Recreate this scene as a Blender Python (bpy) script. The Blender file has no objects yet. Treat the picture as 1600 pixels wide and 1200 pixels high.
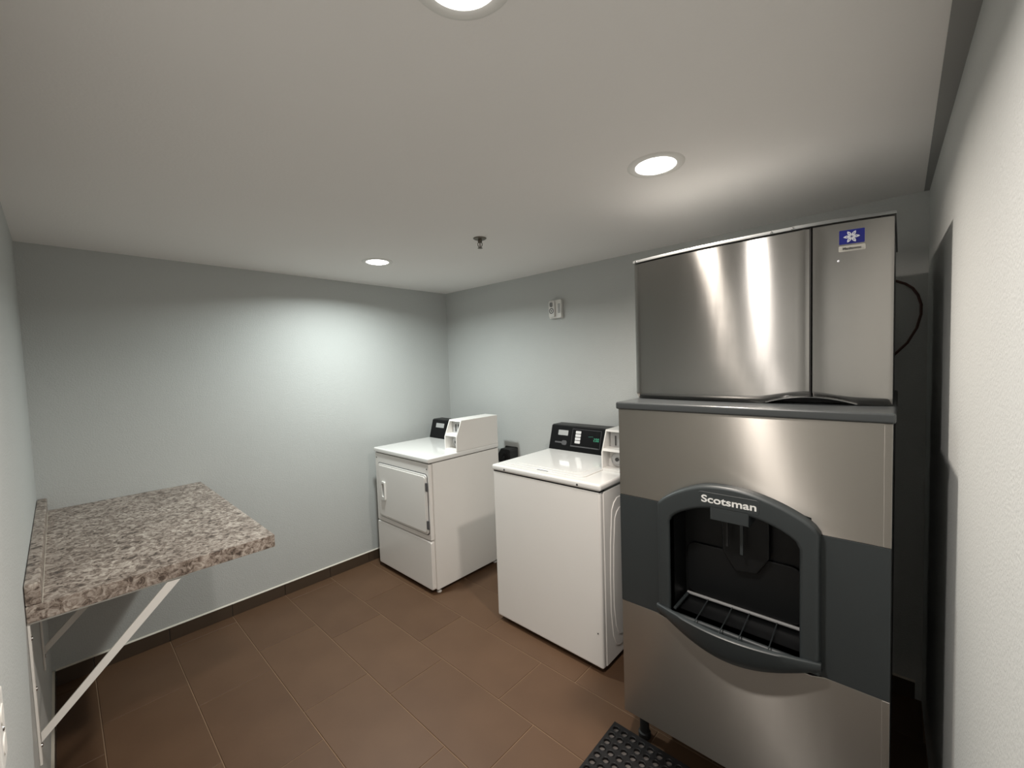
import bpy, bmesh, math, random
from mathutils import Vector, Matrix
random.seed(7)
PI = math.pi
S = bpy.context.scene
COL = S.collection

# ------------------------------------------------------------------ camera
H = 1.5124
cam_d = bpy.data.cameras.new('camera'); cam = bpy.data.objects.new('camera', cam_d); COL.objects.link(cam)
cam_d.sensor_fit = 'HORIZONTAL'; cam_d.sensor_width = 36.0; cam_d.lens = 36.0 * 657.41 / 1600.0
cam_d.clip_start = 0.01
RV = Vector((0.67738, -0.734865, -0.03361)); UV = Vector((0.059876, 0.00954, 0.99816)); FV = Vector((0.733192, 0.678146, -0.050463))
cam.matrix_world = Matrix(((RV.x, UV.x, -FV.x, 0), (RV.y, UV.y, -FV.y, 0), (RV.z, UV.z, -FV.z, H), (0, 0, 0, 1)))
S.camera = cam

# ------------------------------------------------------------------ world, exposure
w = bpy.data.worlds.new('world'); S.world = w; w.use_nodes = True
w.node_tree.nodes['Background'].inputs[0].default_value = (0.5, 0.52, 0.55, 1)
w.node_tree.nodes['Background'].inputs[1].default_value = 0.02
S.view_settings.view_transform = 'Standard'; S.view_settings.look = 'None'
S.view_settings.gamma = 1.0; S.view_settings.use_curve_mapping = False
S.view_settings.exposure = 1.85
# the three recessed ceiling lamps are the only lights: colour, watts
LAMP_NEAR = ((1.0, 0.93, 0.87), 4.5)
LAMP_ICE = ((1.0, 0.90, 0.80), 4.2)
LAMP_FAR = ((0.93, 1.0, 0.97), 5.5)
LAMP_SPREAD = math.radians(159)

# ------------------------------------------------------------------ materials
def srgb(r, g, b):
    f = lambda c: (c / 255 / 12.92) if c / 255 <= 0.04045 else ((c / 255 + 0.055) / 1.055) ** 2.4
    return (f(r), f(g), f(b), 1.0)

def mat(name, col, rough=0.5, metal=0.0, spec=0.5, bump=None, vary=None, coat=0.0, aniso=0.0):
    m = bpy.data.materials.new(name); m.use_nodes = True
    nt = m.node_tree; N = nt.nodes; L = nt.links
    b = N['Principled BSDF']
    b.inputs['Base Color'].default_value = col if len(col) == 4 else (*col, 1)
    b.inputs['Roughness'].default_value = rough; b.inputs['Metallic'].default_value = metal
    b.inputs['Specular IOR Level'].default_value = spec; b.inputs['Coat Weight'].default_value = coat
    if bump:
        scale, strength, dist = bump
        tc = N.new('ShaderNodeTexCoord'); n = N.new('ShaderNodeTexNoise'); n.inputs['Scale'].default_value = scale
        n.inputs['Detail'].default_value = 4
        L.new(tc.outputs['Object'], n.inputs['Vector'])
        bp = N.new('ShaderNodeBump'); bp.inputs['Strength'].default_value = strength; bp.inputs['Distance'].default_value = dist
        L.new(n.outputs['Fac'], bp.inputs['Height']); L.new(bp.outputs['Normal'], b.inputs['Normal'])
    if vary:
        scale, amt = vary
        tc = N.new('ShaderNodeTexCoord'); n = N.new('ShaderNodeTexNoise'); n.inputs['Scale'].default_value = scale
        n.inputs['Detail'].default_value = 5
        L.new(tc.outputs['Object'], n.inputs['Vector'])
        mx = N.new('ShaderNodeMix'); mx.data_type = 'RGBA'
        c = b.inputs['Base Color'].default_value
        mx.inputs[6].default_value = (c[0] * (1 - amt), c[1] * (1 - amt), c[2] * (1 - amt), 1)
        mx.inputs[7].default_value = (min(1, c[0] * (1 + amt)), min(1, c[1] * (1 + amt)), min(1, c[2] * (1 + amt)), 1)
        L.new(n.outputs['Fac'], mx.inputs[0]); L.new(mx.outputs[2], b.inputs['Base Color'])
    return m

M = {}
M['wall'] = mat('wall_paint', (0.50, 0.515, 0.505), 0.55, bump=(170, 0.35, 0.004), vary=(3, 0.02))
M['dark_strip'] = mat('dark_strip', (0.30, 0.30, 0.29), 0.7)  # even grey for the ceiling strip, darker than wall and ceiling
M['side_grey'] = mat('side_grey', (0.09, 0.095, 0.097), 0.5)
M['ceiling'] = mat('ceiling_paint', (0.84, 0.82, 0.80), 0.8, bump=(120, 0.15, 0.003), vary=(2, 0.02))
M['white'] = mat('white_enamel', (0.84, 0.82, 0.79), 0.28, coat=0.2, vary=(4, 0.015))
M['white_top'] = mat('white_enamel_top', (0.80, 0.79, 0.77), 0.14, coat=0.4)
M['white_metal'] = mat('white_painted_steel', (0.78, 0.76, 0.72), 0.45, vary=(12, 0.04))
M['white_plastic'] = mat('white_plastic', (0.75, 0.74, 0.71), 0.4)
M['black'] = mat('black_panel', (0.004, 0.004, 0.0045), 0.35, spec=0.2)
M['black_matte'] = mat('black_matte', (0.012, 0.012, 0.013), 0.6)
M['dust'] = mat('dusty_rubber', (0.10, 0.088, 0.082), 0.6)
M['rubber'] = mat('black_rubber', (0.009, 0.0085, 0.009), 0.5, spec=0.3, bump=(90, 0.2, 0.002))
M['char'] = mat('charcoal_plastic', (0.030, 0.036, 0.038), 0.42, bump=(500, 0.1, 0.001))
M['char_dark'] = mat('charcoal_liner', (0.006, 0.0065, 0.007), 0.4, spec=0.3)
M['char_cap'] = mat('charcoal_cap', (0.05, 0.055, 0.057), 0.28)
M['gap'] = mat('dark_gap', (0.01, 0.01, 0.01), 0.9)
M['grey_metal'] = mat('galvanised_steel', (0.30, 0.31, 0.31), 0.45, metal=0.8, vary=(20, 0.1))
M['chrome'] = mat('chrome', (0.6, 0.6, 0.6), 0.15, metal=1.0)
M['brass'] = mat('dull_brass', (0.16, 0.145, 0.12), 0.4, metal=0.9)
M['grout'] = mat('floor_grout', srgb(132, 108, 86), 0.9, vary=(6, 0.3))
M['caulk'] = mat('cream_caulk', (0.62, 0.58, 0.50), 0.6)
M['silver_label'] = mat('silver_label', (0.5, 0.5, 0.5), 0.35, metal=0.4)
M['button'] = mat('pale_buttons', (0.70, 0.70, 0.70), 0.4)
M['dark_grey'] = mat('dark_grey_print', (0.09, 0.09, 0.095), 0.4)
M['blue'] = mat('badge_blue', (0.012, 0.018, 0.22), 0.35)
M['badge_white'] = mat('badge_white', (0.72, 0.74, 0.80), 0.4)
M['label_grey'] = mat('badge_strip', (0.52, 0.51, 0.47), 0.4)
M['print_dark'] = mat('print_dark', (0.05, 0.05, 0.05), 0.5)
M['letter'] = mat('letter_white', (0.80, 0.80, 0.78), 0.45)
M['cable'] = mat('dark_red_cable', (0.085, 0.035, 0.028), 0.6)
M['grey_lens'] = mat('strobe_lens', (0.22, 0.22, 0.22), 0.15, coat=0.5)

def emis(name, col, s):
    m = bpy.data.materials.new(name); m.use_nodes = True
    b = m.node_tree.nodes['Principled BSDF']
    b.inputs['Base Color'].default_value = (0.8, 0.8, 0.8, 1)
    b.inputs['Emission Color'].default_value = (*col, 1); b.inputs['Emission Strength'].default_value = s
    return m
M['lamp_lens'] = emis('lamp_lens', (1.0, 0.98, 0.95), 2.2)
M['display'] = emis('green_display', (0.08, 0.62, 0.34), 0.16)
M['display_dim'] = emis('green_display_dim', (0.08, 0.62, 0.40), 0.05)
for q in ('display', 'display_dim'): M[q].node_tree.nodes['Principled BSDF'].inputs['Base Color'].default_value = (0.01, 0.03, 0.02, 1)

def tile_mat():
    m = mat('brown_porcelain', srgb(98, 78, 62), 0.5, spec=0.35, bump=(60, 0.12, 0.002))
    nt = m.node_tree; N = nt.nodes; L = nt.links; b = N['Principled BSDF']
    tc = N.new('ShaderNodeTexCoord'); n = N.new('ShaderNodeTexNoise'); n.inputs['Scale'].default_value = 4.0; n.inputs['Detail'].default_value = 6
    oi = N.new('ShaderNodeObjectInfo'); ad = N.new('ShaderNodeMath'); ad.operation = 'MULTIPLY_ADD'
    ad.inputs[1].default_value = 0.35; L.new(oi.outputs['Random'], ad.inputs[0]); L.new(n.outputs['Fac'], ad.inputs[2])
    L.new(tc.outputs['Object'], n.inputs['Vector'])
    r = N.new('ShaderNodeValToRGB'); L.new(ad.outputs[0], r.inputs[0])
    r.color_ramp.elements[0].position = 0.3; r.color_ramp.elements[0].color = (0.088, 0.047, 0.0255, 1)
    r.color_ramp.elements[1].position = 1.0; r.color_ramp.elements[1].color = (0.120, 0.067, 0.0375, 1)
    L.new(r.outputs[0], b.inputs['Base Color'])
    return m
M['tile'] = tile_mat()
M['base_tile'] = mat('baseboard_tile', (0.060, 0.040, 0.026), 0.45, vary=(5, 0.12))

def laminate():
    m = mat('speckled_laminate', (0.3, 0.25, 0.2), 0.38)
    nt = m.node_tree; N = nt.nodes; L = nt.links; b = N['Principled BSDF']
    tc = N.new('ShaderNodeTexCoord')
    mp = N.new('ShaderNodeMapping'); mp.inputs['Scale'].default_value = (1.0, 0.8, 1.0); mp.inputs['Rotation'].default_value = (0, 0, 0.35)
    L.new(tc.outputs['Object'], mp.inputs['Vector'])
    n = N.new('ShaderNodeTexNoise'); n.inputs['Scale'].default_value = 50; n.inputs['Detail'].default_value = 7; n.inputs['Roughness'].default_value = 0.70
    n.inputs['Distortion'].default_value = 0.9
    L.new(mp.outputs[0], n.inputs['Vector'])
    r = N.new('ShaderNodeValToRGB'); cr = r.color_ramp
    cr.elements[0].position = 0.30; cr.elements[0].color = (0.035, 0.025, 0.020, 1)
    cr.elements[1].position = 0.72; cr.elements[1].color = (0.66, 0.60, 0.53, 1)
    for p, c in ((0.41, (0.12, 0.090, 0.072, 1)), (0.47, (0.27, 0.215, 0.178, 1)), (0.54, (0.40, 0.345, 0.30, 1)), (0.61, (0.54, 0.48, 0.42, 1))):
        e = cr.elements.new(p); e.color = c
    L.new(n.outputs['Fac'], r.inputs[0])
    n2 = N.new('ShaderNodeTexNoise'); n2.inputs['Scale'].default_value = 9; n2.inputs['Detail'].default_value = 3
    L.new(mp.outputs[0], n2.inputs['Vector'])
    mx = N.new('ShaderNodeMix'); mx.data_type = 'RGBA'; mx.blend_type = 'MULTIPLY'; mx.inputs[0].default_value = 0.6
    r2 = N.new('ShaderNodeValToRGB'); r2.color_ramp.elements[0].color = (0.55, 0.52, 0.50, 1); r2.color_ramp.elements[0].position = 0.35
    r2.color_ramp.elements[1].position = 0.65
    L.new(n2.outputs['Fac'], r2.inputs[0]); L.new(r.outputs[0], mx.inputs[6]); L.new(r2.outputs[0], mx.inputs[7])
    L.new(mx.outputs[2], b.inputs['Base Color'])
    return m
M['laminate'] = laminate()

def steel(name, col, rough, smear):
    m = mat(name, col, rough, metal=1.0)
    nt = m.node_tree; N = nt.nodes; L = nt.links; b = N['Principled BSDF']
    # brushed grain runs sideways, so lamps smear into upright streaks
    b.inputs['Anisotropic'].default_value = 1.0
    t = N.new('ShaderNodeTangent'); t.direction_type = 'UV_MAP'; t.uv_map = 'UVMap'
    L.new(t.outputs[0], b.inputs['Tangent'])
    tc = N.new('ShaderNodeTexCoord')
    mp = N.new('ShaderNodeMapping'); mp.inputs['Scale'].default_value = (6, 6, 500)
    L.new(tc.outputs['Object'], mp.inputs['Vector'])
    n = N.new('ShaderNodeTexNoise'); n.inputs['Scale'].default_value = 1.0; n.inputs['Detail'].default_value = 2
    L.new(mp.outputs[0], n.inputs['Vector'])
    # hand smears: broad, tilted noise that changes the gloss a little
    mp2 = N.new('ShaderNodeMapping'); mp2.inputs['Scale'].default_value = (1, 26, 5); mp2.inputs['Rotation'].default_value = (0.35, 0, 0)
    L.new(tc.outputs['Object'], mp2.inputs['Vector'])
    n2 = N.new('ShaderNodeTexNoise'); n2.inputs['Scale'].default_value = 1.2; n2.inputs['Detail'].default_value = 4
    L.new(mp2.outputs[0], n2.inputs['Vector'])
    a = N.new('ShaderNodeMath'); a.operation = 'MULTIPLY_ADD'; a.inputs[1].default_value = 0.02; a.inputs[2].default_value = rough - 0.01
    L.new(n.outputs['Fac'], a.inputs[0])
    a2 = N.new('ShaderNodeMath'); a2.operation = 'MULTIPLY_ADD'; a2.inputs[1].default_value = smear
    L.new(n2.outputs['Fac'], a2.inputs[0]); L.new(a.outputs[0], a2.inputs[2])
    L.new(a2.outputs[0], b.inputs['Roughness'])
    return m
M['steel'] = steel('brushed_stainless', (0.45, 0.425, 0.39), 0.285, 0.03)
M['steel_head'] = steel('brushed_stainless_head', (0.38, 0.37, 0.355), 0.17, 0.07)

# ------------------------------------------------------------------ mesh helpers (world coordinates)
def box(bm, x0, x1, y0, y1, z0, z1, bev=0.0, seg=2, rot=None):
    g = bmesh.ops.create_cube(bm, size=1.0)
    vs = g['verts']
    bmesh.ops.scale(bm, vec=(abs(x1 - x0), abs(y1 - y0), abs(z1 - z0)), verts=vs)
    if rot: bmesh.ops.rotate(bm, matrix=rot, verts=vs)
    bmesh.ops.translate(bm, vec=((x0 + x1) / 2, (y0 + y1) / 2, (z0 + z1) / 2), verts=vs)
    if bev:
        es = list({e for v in vs for e in v.link_edges})
        bmesh.ops.bevel(bm, geom=es, offset=bev, segments=seg, profile=0.5, affect='EDGES')
    return bm

def prism(bm, pts, axis, a0, a1, bev=0.0, seg=2):
    """extrude a 2-D outline along an axis; pts are the two other axes in order"""
    def P(p, a):
        return {'x': (a, p[0], p[1]), 'y': (p[0], a, p[1]), 'z': (p[0], p[1], a)}[axis]
    lo = [bm.verts.new(P(p, a0)) for p in pts]; hi = [bm.verts.new(P(p, a1)) for p in pts]
    n = len(pts); fs = []
    fs.append(bm.faces.new(lo[::-1])); fs.append(bm.faces.new(hi))
    for i in range(n):
        fs.append(bm.faces.new((lo[i], lo[(i + 1) % n], hi[(i + 1) % n], hi[i])))
    bmesh.ops.recalc_face_normals(bm, faces=fs)
    if bev:
        es = list({e for f in fs[:2] for e in f.edges})
        bmesh.ops.bevel(bm, geom=es, offset=bev, segments=seg, profile=0.5, affect='EDGES')
    return bm

def ring_prism(bm, outer, inner, axis, a0, a1):
    """plate with a hole; outer and inner outlines have the same point count"""
    def P(p, a):
        return {'x': (a, p[0], p[1]), 'y': (p[0], a, p[1]), 'z': (p[0], p[1], a)}[axis]
    n = len(outer); V = [[bm.verts.new(P(p, a)) for p in o] for a in (a0, a1) for o in (outer, inner)]
    o0, i0, o1, i1 = V; fs = []
    for k in range(n):
        j = (k + 1) % n
        for A, B in ((o0, i0), (o1, i1), (o0, o1), (i0, i1)):
            fs.append(bm.faces.new((A[k], A[j], B[j], B[k])))
    bmesh.ops.recalc_face_normals(bm, faces=fs)
    return bm

def lathe(bm, prof, centre, axis='z', n=32):
    c = Vector(centre); rings = []
    for r, h in prof:
        ring = []
        for k in range(n):
            a = 2 * PI * k / n; u, v = r * math.cos(a), r * math.sin(a)
            d = {'z': (u, v, h), 'x': (h, u, v), 'y': (u, h, v)}[axis]
            ring.append(bm.verts.new(c + Vector(d)))
        rings.append(ring)
    fs = []
    for A, B in zip(rings, rings[1:]):
        for k in range(n):
            fs.append(bm.faces.new((A[k], A[(k + 1) % n], B[(k + 1) % n], B[k])))
    for R in (rings[0], rings[-1]): fs.append(bm.faces.new(R))
    bmesh.ops.recalc_face_normals(bm, faces=fs)
    return bm

def tube(bm, pts, r, n=8):
    pts = [Vector(p) for p in pts]; rings = []
    for i, p in enumerate(pts):
        t = (pts[min(i + 1, len(pts) - 1)] - pts[max(i - 1, 0)]).normalized()
        a = t.cross(Vector((0.31, 0.52, 0.79))).normalized(); b = t.cross(a)
        rings.append([bm.verts.new(p + a * r * math.cos(2 * PI * k / n) + b * r * math.sin(2 * PI * k / n)) for k in range(n)])
    fs = []
    for A, B in zip(rings, rings[1:]):
        for k in range(n): fs.append(bm.faces.new((A[k], A[(k + 1) % n], B[(k + 1) % n], B[k])))
    for R in (rings[0], rings[-1]): fs.append(bm.faces.new(R))
    bmesh.ops.recalc_face_normals(bm, faces=fs)
    return bm

def rrect(y0, y1, z0, z1, r, n=5):
    pts = []
    for cy, cz, a0 in ((y1 - r, z1 - r, 0), (y0 + r, z1 - r, 90), (y0 + r, z0 + r, 180), (y1 - r, z0 + r, 270)):
        for k in range(n + 1):
            a = math.radians(a0 + 90 * k / n); pts.append((cy + r * math.cos(a), cz + r * math.sin(a)))
    return pts

BASE = {}
def wpos(o):
    p = Vector((0, 0, 0))
    while o is not None:
        p += Vector(o.location); o = o.parent
    return p

def obj(name, bm, m, parent=None, loc=None, ang=35, uvx=False):
    """link a bmesh built in world coordinates as one mesh object under its parent"""
    org = wpos(parent) if parent is not None else Vector((0, 0, 0))
    sh = Vector(loc) if loc is not None else org
    bmesh.ops.translate(bm, vec=-sh, verts=bm.verts)
    me = bpy.data.meshes.new(name)
    if uvx:
        uv = bm.loops.layers.uv.new('UVMap')
        for f in bm.faces:
            for l in f.loops: l[uv].uv = (l.vert.co.z, l.vert.co.y + 0.3 * l.vert.co.x)
    bm.to_mesh(me); bm.free()
    for p in me.polygons: p.use_smooth = True
    me.set_sharp_from_angle(angle=math.radians(ang))
    me.materials.append(M[m] if isinstance(m, str) else m)
    o = bpy.data.objects.new(name, me); COL.objects.link(o)
    wn = o.modifiers.new('weighted_normal', 'WEIGHTED_NORMAL'); wn.keep_sharp = True; wn.weight = 90
    if parent is not None: o.parent = parent
    o.location = sh - org if loc is not None else (0, 0, 0)
    return o

def thing(name, label, cat, loc, group=None):
    o = bpy.data.objects.new(name, None); COL.objects.link(o); o.empty_display_size = 0.05
    o.location = loc; o['label'] = label; o['category'] = cat
    if group: o['group'] = group
    return o

def struct(name, bm, m, parent=None, label=None):
    o = obj(name, bm, m, parent)
    if parent is None: o['kind'] = 'structure'
    if label: o['label'] = label
    return o

def text(name, s, size, pos, m, parent, bold=0.0, squeeze=None):
    """flat raised lettering on a face that looks towards -X; pos is the left end of the baseline"""
    c = bpy.data.curves.new(name, 'FONT'); c.body = s; c.size = size; c.extrude = 0.0006; c.offset = bold
    t = bpy.data.objects.new(name, c); COL.objects.link(t)
    bpy.context.view_layer.update()
    me = bpy.data.meshes.new_from_object(t.evaluated_get(bpy.context.evaluated_depsgraph_get()))
    bpy.data.objects.remove(t); bpy.data.curves.remove(c)
    xs = [v.co.x for v in me.vertices]; wd = max(xs) - min(xs); x0 = min(xs)
    k = (squeeze / wd) if squeeze else 1.0
    for v in me.vertices:
        x, y, z = (v.co.x - x0) * k, v.co.y, v.co.z
        v.co = Vector((-z, -x, y))
    me.materials.clear(); me.materials.append(M[m])
    o = bpy.data.objects.new(name, me); COL.objects.link(o); o.parent = parent
    o.location = Vector(pos) - wpos(parent)
    return o

B = bmesh.new

# ------------------------------------------------------------------ room shell
XC, XB, YA, ZC = -0.0985, 2.4396, 3.0393, 2.1553
yD = lambda x: -0.080 - 0.021 * (XB - x)        # the near wall runs a hair out of square
T = 0.10
XN = XC - T
bm = B(); prism(bm, [(XN, yD(XN) - T), (XB + T, yD(XB + T) - T), (XB + T, YA + T), (XN, YA + T)], 'z', -0.08, -0.0025)
floor = struct('floor', bm, 'grout')
bm = B(); prism(bm, [(XN, yD(XN) - T), (XB + T, yD(XB + T) - T), (XB + T, YA + T), (XN, YA + T)], 'z', ZC, ZC + 0.08)
struct('ceiling', bm, 'ceiling')
bm = B(); box(bm, XN, XB + T, YA, YA + T, -0.0025, ZC); struct('wall_back', bm, 'wall')
bm = B(); prism(bm, [(XB, yD(XB)), (XB + T, yD(XB + T)), (XB + T, YA), (XB, YA)], 'z', -0.0025, ZC); struct('wall_right', bm, 'wall')
bm = B(); prism(bm, [(XN, yD(XN)), (XC, yD(XC)), (XC, YA), (XN, YA)], 'z', -0.0025, ZC); struct('wall_left', bm, 'wall')
bm = B(); prism(bm, [(XN, yD(XN) - T), (XB + T, yD(XB + T) - T), (XB + T, yD(XB + T)), (XN, yD(XN))], 'z', -0.0025, ZC); struct('wall_front', bm, 'wall')

bm = B(); prism(bm, [(XC, yD(XC)), (XB, yD(XB)), (XB, -0.0641), (XC, -0.0641)], 'z', ZC - 0.003, ZC)  # thin dark strip on the ceiling, running along the near wall
struct('ceiling_strip', bm, 'dark_strip')

# floor tiles: 0.305 x 0.609 m, long side along Y, every other column shifted by a third
TW, TL, TX0 = 0.305, 0.609, 0.6545
G = 0.0017
k0 = -3
for k in range(k0, 6):
    xa, xb = TX0 + k * TW + G, TX0 + (k + 1) * TW - G
    xa, xb = max(xa, XC + 0.001), min(xb, XB - 0.001)
    if xb - xa < 0.01: continue
    off = 2.535 if k % 2 == 0 else 2.331
    for j in range(-6, 3):
        ya, yb = off + j * TL + G, off + (j + 1) * TL - G
        ya, yb = max(ya, max(yD(xa), yD(xb)) + 0.001), min(yb, YA - 0.001)
        if yb - ya < 0.01: continue
        bm = B(); box(bm, xa, xb, ya, yb, -0.006, 0.0, bev=0.0012, seg=1)
        obj('tile', bm, 'tile', floor, loc=((xa + xb) / 2, (ya + yb) / 2, -0.003))

# tiled baseboards with a bead of caulk along the top
ZBB = 0.076
def baseboard(name, make, cuts, caulk):
    e = bpy.data.objects.new(name, None); COL.objects.link(e); e['kind'] = 'structure'; e.empty_display_size = 0.05
    for a, b in zip(cuts, cuts[1:]):
        bm = B(); make(bm, a + 0.0012, b - 0.0012); obj('tile', bm, 'base_tile', e)
    bm = B(); caulk(bm); obj('caulk', bm, 'caulk', e)
xs = [XC + 0.011] + [TX0 + k * TW for k in range(-2, 6)] + [XB - 0.011]
baseboard('baseboard_back', lambda bm, a, b: box(bm, a, b, YA - 0.010, YA, 0.0, ZBB, bev=0.0012, seg=1), xs,
          lambda bm: prism(bm, [(YA - 0.0085, ZBB), (YA, ZBB), (YA, ZBB + 0.006)], 'x', XC + 0.011, XB - 0.011))
ys = [YA - 0.005 - 0.305 * k for k in range(0, 11)][::-1]; ys[0] = -0.06
baseboard('baseboard_right', lambda bm, a, b: box(bm, XB - 0.010, XB, a, b, 0.0, ZBB, bev=0.0012, seg=1), ys,
          lambda bm: prism(bm, [(XB - 0.0085, ZBB), (XB, ZBB), (XB, ZBB + 0.006)], 'y', ys[0], ys[-1]))
baseboard('baseboard_left', lambda bm, a, b: box(bm, XC, XC + 0.010, a, b, 0.0, ZBB, bev=0.0012, seg=1), ys,
          lambda bm: prism(bm, [(XC + 0.0085, ZBB), (XC, ZBB), (XC, ZBB + 0.006)], 'y', ys[0], ys[-1]))

# ------------------------------------------------------------------ recessed ceiling lamps
def lamp(x, y, spec, label):
    t = thing('recessed_ceiling_light', label, 'light', (x, y, ZC), 'recessed ceiling lights')
    bm = B(); lathe(bm, [(0.064, -0.0005), (0.066, -0.004), (0.080, -0.006), (0.088, -0.004), (0.092, -0.0003)], (x, y, ZC), n=48)
    caps = [f for f in bm.faces if len(f.verts) > 4]; bmesh.ops.delete(bm, geom=caps, context='FACES_ONLY')
    obj('trim_ring', bm, 'white_plastic', t)
    bm = B(); lathe(bm, [(0.0005, -0.0110), (0.025, -0.0105), (0.045, -0.0090), (0.058, -0.0060), (0.0648, -0.0010)], (x, y, ZC), n=48)
    caps = [f for f in bm.faces if len(f.verts) > 4 and f.calc_center_median().z > ZC - 0.004]; bmesh.ops.delete(bm, geom=caps, context='FACES_ONLY')
    for f in bm.faces:
        if f.normal.z > 0: f.normal_flip()
    obj('lens', bm, 'lamp_lens', t)
    ld = bpy.data.lights.new('led', 'AREA'); ld.shape = 'DISK'; ld.size = 0.100; ld.spread = LAMP_SPREAD
    ld.color = spec[0]; ld.energy = spec[1]
    lo = bpy.data.objects.new('led', ld); COL.objects.link(lo); lo.parent = t; lo.location = (0, 0, -0.0125)
lamp(1.400, 0.608, LAMP_ICE, 'lit round recessed ceiling light above the ice machine')
lamp(1.371, 2.353, LAMP_FAR, 'lit round recessed ceiling light nearest the back wall, above the dryer')
lamp(0.494, 0.540, LAMP_NEAR, 'lit round recessed ceiling light cut by the top edge of the photo')

# ------------------------------------------------------------------ fire sprinkler
sx, sy = 1.515, 1.592
t = thing('fire_sprinkler', 'small metal fire sprinkler hanging from the ceiling between two lights', 'sprinkler', (sx, sy, ZC))
bm = B(); lathe(bm, [(0.034, 0.0), (0.034, -0.002), (0.028, -0.006), (0.014, -0.009), (0.0135, -0.009)], (sx, sy, ZC), n=28); obj('escutcheon', bm, 'brass', t)
bm = B(); lathe(bm, [(0.011, -0.006), (0.011, -0.020), (0.008, -0.024)], (sx, sy, ZC), n=16); obj('body', bm, 'brass', t)
for s in (-1, 1):
    bm = B(); q = Vector((0.7071, -0.7071, 0)) * s
    tube(bm, [Vector((sx, sy, ZC)) + q * a + Vector((0, 0, b)) for a, b in ((0.007, -0.020), (0.011, -0.028), (0.010, -0.038), (0.004, -0.047), (0.0, -0.049))], 0.0023, 6)
    obj('frame_arm', bm, 'brass', t)
bm = B(); lathe(bm, [(0.0025, -0.023), (0.0025, -0.046)], (sx, sy, ZC), n=8); obj('glass_bulb', bm, 'cable', t)
bm = B(); lathe(bm, [(0.012, -0.049), (0.013, -0.051), (0.003, -0.053)], (sx, sy, ZC), n=16); obj('deflector', bm, 'brass', t)

# ------------------------------------------------------------------ fire alarm horn strobe on the right wall
ax, ya, yb, za, zb = XB, 1.742, 1.848, 1.816, 1.944
t = thing('fire_alarm', 'white fire alarm horn strobe high on the wall above the washer', 'alarm', (ax, (ya + yb) / 2, za))
bm = B(); prism(bm, rrect(ya, yb, za, zb, 0.008), 'x', ax - 0.026, ax - 0.0002, bev=0.004); obj('backplate', bm, 'white_plastic', t)
ym = ya + 0.050
bm = B(); prism(bm, rrect(ym, yb - 0.006, za + 0.008, zb - 0.006, 0.010), 'x', ax - 0.040, ax - 0.025, bev=0.004); obj('strobe_housing', bm, 'white_plastic', t)
yc = (ym + yb - 0.006) / 2
bm = B(); prism(bm, rrect(yc - 0.012, yc + 0.012, zb - 0.050, zb - 0.016, 0.011), 'x', ax - 0.046, ax - 0.038, bev=0.003); obj('strobe_lens', bm, 'grey_lens', t)
bm = B(); lathe(bm, [(0.012, 0.0), (0.018, -0.003), (0.020, 0.0)], (ax - 0.0395, yc, za + 0.052), axis='x', n=24); obj('horn_ring', bm, 'dark_grey', t)
bm = B(); lathe(bm, [(0.006, 0.002), (0.005, -0.003), (0.001, -0.004)], (ax - 0.0395, yc, za + 0.052), axis='x', n=16); obj('horn_centre', bm, 'dark_grey', t)
for k in range(7):
    zk = za + 0.036 + k * 0.0095
    bm = B(); box(bm, ax - 0.0272, ax - 0.0255, ya + 0.008, ya + 0.028, zk, zk + 0.004); obj('grille_slot', bm, 'dark_grey', t)

# ------------------------------------------------------------------ black socket with plug on the right wall
t = thing('power_plug', 'black angular power plug in a wall socket between dryer and washer', 'plug', (XB, 2.28, 0.79))
bm = B(); prism(bm, rrect(2.215, 2.345, 0.70, 0.845, 0.01), 'x', XB - 0.012, XB - 0.0002, bev=0.003); obj('cover_plate', bm, 'black_matte', t)
bm = B(); prism(bm, [(2.205, 0.715), (2.300, 0.715), (2.335, 0.745), (2.335, 0.800), (2.305, 0.842), (2.215, 0.842), (2.205, 0.830)], 'x', XB - 0.105, XB - 0.011, bev=0.006); obj('plug_body', bm, 'black_matte', t)
bm = B(); lathe(bm, [(0.028, 0.0), (0.028, -0.010), (0.022, -0.013)], (XB - 0.104, 2.255, 0.785), axis='x', n=20); obj('cord_grip', bm, 'rubber', t)
bm = B(); tube(bm, [(XB - 0.112, 2.255, 0.785), (XB - 0.135, 2.255, 0.775), (XB - 0.148, 2.252, 0.74), (XB - 0.145, 2.25, 0.66), (XB - 0.12, 2.26, 0.5), (XB - 0.08, 2.30, 0.3), (XB - 0.05, 2.4, 0.15)], 0.008, 8); obj('cord', bm, 'rubber', t)

# ------------------------------------------------------------------ folding worktop on the left wall
CX, CY, CT, CB = 0.544, 1.797, 0.872, 0.823
t = thing('folding_counter', 'speckled brown laminate counter with backsplash fixed to the left wall', 'counter', ((XC + CX) / 2, (CY + YA) / 2, CB))
bm = B(); box(bm, XC + 0.001, CX, CY, YA - 0.002, CB, CT, bev=0.003); obj('counter_top', bm, 'laminate', t)
bm = B(); box(bm, XC + 0.001, XC + 0.033, CY, YA - 0.002, CT + 0.0003, 0.934, bev=0.005); obj('backsplash', bm, 'laminate', t)
bm = B(); box(bm, XC + 0.033, XC + 0.0342, CY + 0.002, YA - 0.004, CT + 0.0001, CT + 0.0012); obj('sealant', bm, 'caulk', t)

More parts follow.
